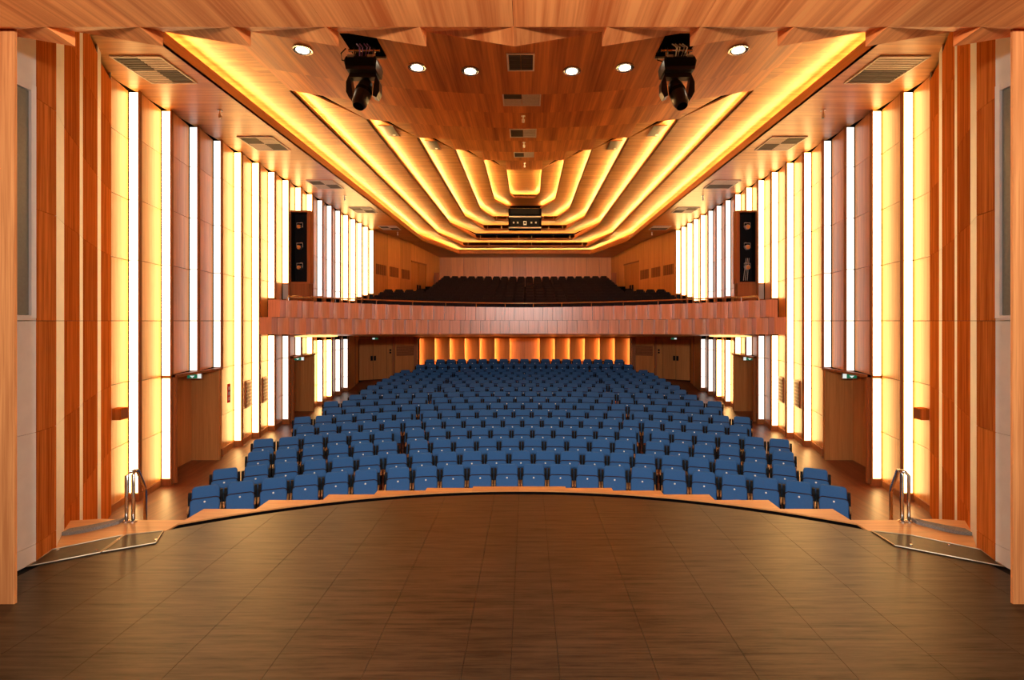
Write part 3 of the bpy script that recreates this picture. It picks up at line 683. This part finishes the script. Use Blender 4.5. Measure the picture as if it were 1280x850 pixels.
# rear side walls and back wall at balcony level
RW0, RW1 = (8.63, 29.35), (6.45, 38.5)
for s in (-1, 1):
    R = thing('wall_balcony_%s' % SIDE[s], '%s rear wall of upright timber panels beside balcony seats' % SIDE[s], 'wall', kind='structure')
    cols = [468, 485, 500, 514, 533, 540, 547.5]
    P2 = [RW0] + [tuple(abs(c) for c in hit(c_, (-RW0[0], RW0[1]), (-RW1[0], RW1[1]))) for c_ in cols[1:]]
    P2[-1] = RW1
    for i, (a, b) in enumerate(zip(P2, P2[1:])):
        if i == 3:  # door bay
            for z0, z1, nm in ((6.95, 8.2, 'timber_panel'),):
                mb = MB(); mb.wallseg((s*a[0],a[1]), (s*b[0],b[1]), z0, z1, .05 if s < 0 else -.05); mb.build(nm, M['wall'], R)
            Dr = thing('door_%d' % (5 if s < 0 else 6), 'timber double door in the %s wall of the balcony' % SIDE[s], 'door', kind='structure')
            mid = ((a[0]+b[0])/2, (a[1]+b[1])/2)
            for (p, q) in ((a, mid), (mid, b)):
                d = Vector((q[0]-p[0], q[1]-p[1])); p = (p[0]+d.x*.02, p[1]+d.y*.02); q = (q[0]-d.x*.02, q[1]-d.y*.02)
                mb = MB(); mb.wallseg((s*(p[0]+.04),p[1]), (s*(q[0]+.04),q[1]), 4.2, 6.88, .05 if s < 0 else -.05); lf = mb.build('door_leaf', M['door'], Dr)
                c = mid; sg = -1 if p[1] < mid[1]-.01 and q[1] <= mid[1]+.01 else 1
                dn = Vector((b[0]-a[0], b[1]-a[1])).normalized()
                h0 = (mid[0]+dn.x*sg*.18 - dn.x*.09, mid[1]+dn.y*sg*.18-dn.y*.09); h1 = (h0[0]+dn.x*.2, h0[1]+dn.y*.2)
                mb = MB(); mb.wallseg((s*(h0[0]-.0),h0[1]), (s*(h1[0]-.0),h1[1]), 5.05, 5.4, .03 if s < 0 else -.03); mb.build('handle_plate', M['black'], lf)
            mb = MB(); mb.wallseg((s*(a[0]-.03),a[1]), (s*(b[0]-.03),b[1]), 6.86, 6.95, .06 if s < 0 else -.06); mb.build('door_head', M['trim'], Dr)
            continue
        zr = [3.0, 8.25]
        mb = MB(); mb.wallseg((s*a[0],a[1]+.01), (s*b[0],b[1]-.01), zr[0], zr[1], .05 if s < 0 else -.05); mb.build('timber_panel', M['wall'], R)
        if i < 3:
            d = Vector((b[0]-a[0], b[1]-a[1])); p = (a[0]-.02+d.x*.12, a[1]+d.y*.12); q = (a[0]-.02+d.x*.85, a[1]+d.y*.85)
            t = thing('wall_grille', 'dark slotted grille on %s balcony wall, %s from the light columns' % (SIDE[s], ORD[i]), 'grille', (s*p[0], p[1], 5.6), group='balcony wall grilles')
            mb = MB(); mb.wallseg((s*p[0],p[1]), (s*q[0],q[1]), 5.65, 6.25, .02 if s < 0 else -.02); mb.build('backing', M['grille'], t)
            for n in range(5):
                u0, u1 = n/5+.03, n/5+.12; dd = Vector((q[0]-p[0], q[1]-p[1]))
                mb = MB(); mb.wallseg((s*(p[0]+dd.x*u0-.01),p[1]+dd.y*u0), (s*(p[0]+dd.x*u1-.01),p[1]+dd.y*u1), 5.65, 6.25, .01 if s < 0 else -.01); mb.build('slat', M['trim'], t)
    # low side screen by the back rows
    MB().box(s*6.1, s*6.45, 36.2, 36.3, 4.0, 6.35).build('low_screen', M['trim'], R)
BW = thing('wall_back_balcony', 'rear balcony wall of pale orange timber panels', 'wall', kind='structure')
n = 14
for i in range(n):
    x0 = -6.5 + 13.0*i/n; MB().box(x0+.006, x0+13.0/n-.006, 38.5, 38.56, 4.5, 7.72).build('timber_panel', M['rearwall'], BW)
MB().box(-6.6, 6.6, 38.57, 38.65, 3, 8.4).build('backing', M['black'], BW)

# ------------------------------------------------------------------ stalls back wall
SB = thing('wall_back_stalls', 'rear stalls wall of backlit timber slats', 'wall', kind='structure')
YB = 28.5; pw = .835
MB().box(-6.2, 6.2, YB+.35, YB+.45, -.3, 2.3).build('backing', M['black'], SB)
cw = pw
MB().box(-cw, 0-.004, YB, YB+.04, -.1, 2.05).build('slat_panel', M['slat'], SB)
MB().box(0.004, cw, YB, YB+.04, -.1, 2.05).build('slat_panel', M['slat'], SB)
for s in (-1, 1):
    for i in range(6):
        xi = cw + pw*i; xo = xi + pw
        # inner edge stands proud of the panel nearer the centre; light hides behind that edge's neighbour
        mb = MB(); mb.wallseg((s*(xi+.0), YB-.30), (s*xo, YB), -.1, 2.05, .04 if s > 0 else -.04); mb.build('slat_panel', M['slat'], SB)
        MB().box(s*(xi+.06), s*(xi+.09), YB-.16, YB-.12, -.1, 2.0).build('slit_light', M['slit'], SB)
    MB().box(s*(cw+6*pw+.05), s*(cw+6*pw+.25), YB-.35, YB-.25, -.1, 2.05).build('end_post', M['trim'], SB)
    MB().box(s*(cw+6*pw+.08), s*(cw+6*pw+.11), YB-.16, YB-.13, -.1, 2.0).build('slit_light', M['slit'], SB)
MB().box(-5.9, 5.9, YB-.3, YB-.24, 1.98, 2.2).build('pelmet', M['door'], SB)
for s in (-1, 1):
    # door wall between last light column and the slats
    Wd = thing('wall_rear_stalls_%s' % SIDE[s], '%s rear stalls wall of dark timber beside the slats' % SIDE[s], 'wall', kind='structure')
    A, Bp, Cc, Dd = (8.62, 25.1), (8.62, 26.6), (7.05, 27.6), (5.95, 28.3)
    T = .05 if s < 0 else -.05
    mb = MB(); mb.wallseg((s*A[0],A[1]), (s*Bp[0],Bp[1]), -.6, 2.3, T); mb.build('timber_panel', M['door'], Wd)
    mb = MB(); mb.wallseg((s*Bp[0],Bp[1]), (s*Cc[0],Cc[1]), 1.98, 2.3, T); mb.build('timber_panel', M['door'], Wd)
    mb = MB(); mb.wallseg((s*Cc[0],Cc[1]), (s*Dd[0],Dd[1]), -.2, 2.3, T); mb.build('timber_panel', M['door'], Wd)
    mb = MB(); mb.wallseg((s*(Bp[0]+.3),Bp[1]), (s*(Cc[0]),Cc[1]+.2), -.5, 2.3, T); mb.build('backing', M['black'], Wd)
    dv = Vector((Dd[0]-Cc[0], Dd[1]-Cc[1]))
    t = thing('wall_grille', 'wide dark grille beside the backlit slats on the %s' % SIDE[s], 'grille', (s*6.5, 28, 1.1), group='stalls rear grilles')
    g0 = (Cc[0]+dv.x*.12, Cc[1]+dv.y*.12-.03); g1 = (Cc[0]+dv.x*.95, Cc[1]+dv.y*.95-.03)
    mb = MB(); mb.wallseg((s*g0[0],g0[1]), (s*g1[0],g1[1]), 1.05, 1.6, T*.4); mb.build('backing', M['grille'], t)
    for n in range(6):
        z = 1.08+.09*n; mb = MB(); mb.wallseg((s*g0[0],g0[1]-.015), (s*g1[0],g1[1]-.015), z, z+.045, T*.2); mb.build('slat', M['trim'], t)
    Dr = thing('door_%d' % (7 if s < 0 else 8), 'dark timber double door at the rear of the %s aisle' % SIDE[s], 'door', kind='structure')
    dv = Vector((Cc[0]-Bp[0], Cc[1]-Bp[1]))
    for n, (u0, u1) in enumerate(((.02,.40),(.41,.79))):
        p = (Bp[0]+dv.x*u0, Bp[1]+dv.y*u0); q = (Bp[0]+dv.x*u1, Bp[1]+dv.y*u1)
        mb = MB(); mb.wallseg((s*p[0],p[1]), (s*q[0],q[1]), -.15, 1.97, T); lf = mb.build('door_leaf', M['door'], Dr)
        u = .34 if n == 0 else .43; h0 = (Bp[0]+dv.x*u, Bp[1]+dv.y*u-.03); h1 = (h0[0]+dv.x*.06, h0[1]+dv.y*.06)
        mb = MB(); mb.wallseg((s*h0[0],h0[1]), (s*h1[0],h1[1]), .85, 1.1, T*.5); mb.build('handle_plate', M['black'], lf)
    p = (Bp[0]+dv.x*.8, Bp[1]+dv.y*.8); mb = MB(); mb.wallseg((s*p[0],p[1]), (s*Cc[0],Cc[1]), -.15, 1.97, T); mb.build('side_panel', M['door'], Dr)
    h0 = (Bp[0]+dv.x*.88, Bp[1]+dv.y*.88-.03); h1 = (h0[0]+dv.x*.05, h0[1]+dv.y*.05)
    for z in (1.2, 1.33):
        mb = MB(); mb.wallseg((s*h0[0],h0[1]), (s*h1[0],h1[1]), z, z+.09, T*.5); mb.build('switch_plate', M['black'], Dr)
    MB().box(s*(Cc[0]-.05), s*(Cc[0]+.05), Cc[1]-.12, Cc[1]+.02, -.2, 2.1).build('door_jamb', M['trim'], Dr)
    e = thing('exit_sign', 'small exit sign above the rear %s aisle door' % SIDE[s], 'exit sign', (s*7.85, 26.95, 1.98), group='exit signs')
    MB().box(s*7.68, s*8.0, 26.88, 26.93, 1.97, 2.06).build('housing', M['grey'], e)
    MB().box(s*7.70, s*7.85, 26.87, 26.878, 1.98, 2.05).build('green_face', M['greensign'], e)
    MB().box(s*7.86, s*7.98, 26.87, 26.878, 1.98, 2.05).build('white_face', M['whitesign'], e)

# ------------------------------------------------------------------ lighting boxes on the side walls
for s in (-1, 1):
    x0, x1, y0, y1, z0, z1 = 7.88, 8.62, 18.92, 19.24, 4.33, 7.03
    t = thing('lighting_box', 'timber framed lighting box with dark front on the %s wall' % SIDE[s], 'lighting box', (s*8.6, y0, z0), group='side lighting boxes')
    f = .06
    MB().box(s*x0, s*(x0+f), y0, y1, z0, z1).build('side_frame', M['trim'], t); MB().box(s*(x1-f*.5), s*x1, y0, y1, z0, z1).build('side_frame', M['trim'], t)
    MB().box(s*(x0+f), s*(x1-f*.5), y0, y1, z1-f, z1).build('end_frame', M['trim'], t); MB().box(s*(x0+f), s*(x1-f*.5), y0, y1, z0, z0+f).build('end_frame', M['trim'], t)
    MB().box(s*(x0+f), s*(x1-f*.5), y1-.03, y1, z0+f, z1-f).build('dark_lining', M['black'], t)
    MB().box(s*(x0+f), s*(x0+.13), y0+.03, y0+.06, z0+f, z1-f).build('inner_reveal', M['trim'], t)
    MB().box(s*(x1-f*.5-.02), s*(x1-f*.5-.001), y0+.02, y1-.03, z0+f, z1-f).build('dark_lining', M['black'], t)
    MB().box(s*(x0+f), s*(x1-f*.5-.021), y0+.06, y1-.03, z1-f-.02, z1-f).build('dark_lining', M['black'], t)
    for z in (z0+.6, z0+1.35, z0+2.1):
        ln = thing('spotlight', 'small grey spotlight %s inside the %s lighting box' % ({0:'lowest',1:'midway',2:'uppermost'}[int(round((z-z0-.6)/.75))], SIDE[s]), 'spotlight', (s*8.3, y0+.12, z), group='spotlights in the lighting boxes')
        cc = (s*8.32, 0, z)
        MB().lathe([(.08, y0+.04), (.095, y0+.06), (.085, y0+.18), (.05, y0+.22)], cc, 16, 'y').build('body', M['grey'] if s > 0 else M['plastic'], ln, True)
        MB().lathe([(.075, y0+.033), (.075, y0+.039)], cc, 16, 'y').build('lens', M['steel'], ln)
        MB().tube([(s*8.21, y0+.12, z), (s*8.21, y0+.12, z+.16), (s*8.43, y0+.12, z+.16), (s*8.43, y0+.12, z)], .012, 6).build('bracket', M['grey'], ln)
        MB().tube([(s*8.32, y0+.12, z+.16), (s*8.32, y1-.03, z+.2)], .014, 6).build('arm', M['grey'], ln)
    if s > 0:
        for d in (0, .07, .14):
            MB().tube([(s*(8.18+d), y0+.12, z0+.12), (s*(8.28+d*.8), y0+.12, z0+.95)], .01, 6).build('cable', M['grey'], t)
    for yy in (0.02, .22): MB().box(s*(x0+.05), s*(x1), y0+yy, y0+yy+.05, 3.66, z0).build('support_post', M['trim'], t)

# ------------------------------------------------------------------ seats
def rslab(w0, w1, h, th, r, n=4):
    """rounded trapezoid slab standing in x-z, front at y=-th/2, with a softened rim"""
    def outline(shr):
        a, b, H = w0/2-shr, w1/2-shr, h-shr; rr = max(r-shr, .008); pts = [(-a, shr), (a, shr)]
        for k in range(n+1):
            t = math.pi/2*k/n; pts.append((b-rr+rr*math.cos(t), H-rr+rr*math.sin(t)))
        for k in range(n+1):
            t = math.pi/2+math.pi/2*k/n; pts.append((-b+rr+rr*math.cos(t), H-rr+rr*math.sin(t)))
        return pts
    sh = .016; L = []
    for (y, s_) in ((-th/2, sh), (-th/2+sh, 0), (th/2-sh, 0), (th/2, sh)): L.append([(x, y, z) for x, z in outline(s_)])
    m = len(L[0]); mb = MB(); v = [p for l in L for p in l]; f = [tuple(range(m))]
    for i in range(3): f += [(i*m+k, i*m+(k+1) % m, (i+1)*m+(k+1) % m, (i+1)*m+k) for k in range(m)]
    f.append(tuple(3*m+k for k in range(m))[::-1]); mb.add(v, f); return mb
def seatmeshes():
    R = {}
    mb = rslab(.475, .425, .56, .085, .055); mb.xf(Matrix.Translation((0, .10, .345)) @ Matrix.Rotation(-.17, 4, 'X')); R['backrest'] = mb
    mb = rslab(.46, .45, .42, .12, .06); mb.xf(Matrix.Translation((0, -.085, .325)) @ Matrix.Rotation(-.20, 4, 'X')); R['seat_cushion'] = mb
    mb = MB(); mb.lathe([(.017, -.166+.066), (.017, -.17+.066)], (0, 0, .0), 10, 'y'); mb.xf(Matrix.Translation((0, -.012, .70))); R['number_plate'] = mb
    mb = MB(); c, d = math.cos(.2), math.sin(.2)
    mb.tube([(-.225, -.062, .37), (-.222, -.062, .40), (-.175, -.062, .424), (.175, -.062, .424), (.222, -.062, .40), (.225, -.062, .37)], .0085, 5)
    mb.xf(Matrix.Translation((0, -.085, .325)) @ Matrix.Rotation(-.20, 4, 'X')); R['edge_line'] = mb  # thin dark brown line modelled along the cushion's top edge
    for q, nm in ((-1, 'armrest'), (1, 'armrest_b')):
        mb = MB(); mb.slab([(q*.258,-.20,.545),(q*.258,-.235,.575),(q*.258,-.20,.60),(q*.258,.0,.62),(q*.258,.0,.58)], (-q*.026,0,0)); R[nm] = mb
        mb = MB(); mb.slab([(q*.2585,-.12,.0),(q*.2585,-.12,.54),(q*.2585,.03,.58),(q*.2585,.12,.80),(q*.2585,.17,.80),(q*.2585,.14,.0)], (-q*.026,0,0)); mb.slab([(q*.266,.06,.30),(q*.266,.06,.74),(q*.266,.10,.82),(q*.266,.16,.82),(q*.266,.14,.30)], (-q*.045,0,0)); R['side'+('' if q < 0 else '_b')] = mb
    return R
RM = seatmeshes()
seatme = {'backrest': RM['backrest'].mesh('backrest', M['fabric']), 'seat_cushion': RM['seat_cushion'].mesh('seat_cushion', M['fabric']),
          'edge_line': RM['edge_line'].mesh('edge_line', M['edge_line']), 'number_plate': RM['number_plate'].mesh('number_plate', M['plate']), 'armrest': RM['armrest'].mesh('armrest', M['tan']), 'armrest_b': RM['armrest_b'].mesh('armrest', M['tan']),
          'side': RM['side'].mesh('side_panel', M['black']), 'side_b': RM['side_b'].mesh('side_panel', M['black'])}
def put_seat(x, y, z, rz, label):
    t = thing('theatre_seat', label, 'theatre seat', (x, y, z), rz, group='blue upholstered seats in the stalls', local=True)
    for part, mk in (('backrest','backrest'),('armrest','armrest'),('armrest','armrest_b'),('side_panel','side'),('side_panel','side_b'),('seat_cushion','seat_cushion')):
        o = bpy.data.objects.new(part, seatme[mk]); COL.objects.link(o); o.parent = t
    for nm in ('number_plate', 'edge_line'):
        p = bpy.data.objects.new(nm, seatme[nm]); COL.objects.link(p); p.parent = o
rest = MB()
nseat = 0
PS = .55
for j in range(18):
    R = rowR(j); row = []
    if j < 16:
        if j % 2: nc = 11
        else: nc = 10 if j < 4 else 12
        ang = PS/R
        row += [(i-(nc-1)/2)*ang for i in range(nc)]
        ec = (nc/2)*ang
        lim = math.asin((6.02 if j == 0 else 6.30 if j == 1 else 6.38)/R)
        st0 = max(ec + (.02 if j else .03)/R, math.asin((2.8+.05*min(j, 9))/R))
        ns = int((lim-st0)/ang + .02)
        st0 = lim - ns*ang if j > 1 and (lim - ns*ang) - ec < .62*PS/R else st0
        side = [st0 + (i+.5)*ang for i in range(ns)]
        row += side + [-a for a in side]
    else:
        nc = 20 if j == 16 else 19; ang = PS/R
        row += [(i-(nc-1)/2)*ang for i in range(nc)]
    row.sort()
    for i, a in enumerate(row):
        x, y, z = R*math.sin(a), YR + R*math.cos(a), ROWZ[j]
        if j <= 12:
            m = len(row); mid = i < m/2
            lab = 'blue tip-up seat, %s row from stage, %s seat from the %s end' % (ORD[j], ORD[i] if mid else ORD[m-1-i], 'left' if mid else 'right')
            put_seat(x, y, z, -a, lab); nseat += 1
        else:
            Mx = Matrix.Translation((x, y, z)) @ Matrix.Rotation(-a, 4, 'Z')
            for mk, mi in (('backrest',0),('seat_cushion',0),('number_plate',1),('edge_line',3),('armrest',2),('armrest_b',2),('side',3),('side_b',3)):
                b = RM[mk]; rest.cur = mi; rest.add([Mx @ Vector(v) for v in b.v], b.f)
o = rest.build('rear_seats', [M['fabric'], M['plate'], M['tan'], M['black']])
tag(o, 'five rearmost rows of blue seats under the balcony', 'theatre seats', kind='stuff')
# balcony seats, single meshes
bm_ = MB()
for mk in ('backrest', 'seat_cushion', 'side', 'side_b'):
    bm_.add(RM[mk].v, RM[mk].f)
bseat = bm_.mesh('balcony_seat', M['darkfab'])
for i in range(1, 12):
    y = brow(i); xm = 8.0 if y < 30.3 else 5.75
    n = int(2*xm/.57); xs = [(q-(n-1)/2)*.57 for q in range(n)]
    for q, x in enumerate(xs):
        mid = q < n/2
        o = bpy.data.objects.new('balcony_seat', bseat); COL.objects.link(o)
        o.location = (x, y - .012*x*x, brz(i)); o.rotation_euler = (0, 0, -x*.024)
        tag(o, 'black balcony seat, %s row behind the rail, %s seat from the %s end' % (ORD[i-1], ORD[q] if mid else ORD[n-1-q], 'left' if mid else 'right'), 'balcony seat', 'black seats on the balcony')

# ------------------------------------------------------------------ stage work lights behind the camera (a hung bar of floods)
bar = thing('lighting_bar', 'black lighting bar with white work floods above the stage', 'lighting bar', (0, -1.6, 4.7))
MB().tube([(-4, -1.6, 4.72), (4, -1.6, 4.72)], .03, 8).build('pipe', M['black'], bar)
for x in (-2.4, 0, 2.4):
    MB().box(x-.45, x+.45, -1.95, -1.62, 4.2, 4.68).build('flood_housing', M['black'], bar)
    ld = bpy.data.lights.new('work_flood', 'AREA'); ld.shape = 'RECTANGLE'; ld.size = .85; ld.size_y = .42; ld.energy = P_WORK/3; ld.color = (1, .93, .86)
    lo = bpy.data.objects.new('work_flood', ld); COL.objects.link(lo); lo.parent = bar; lo.location = (x, -.005, -.26); lo.rotation_euler = (math.radians(92), 0, 0)
for o in bpy.data.objects:
    if '_w' in o: del o['_w']
print('seats', nseat, 'objects', len(bpy.data.objects))
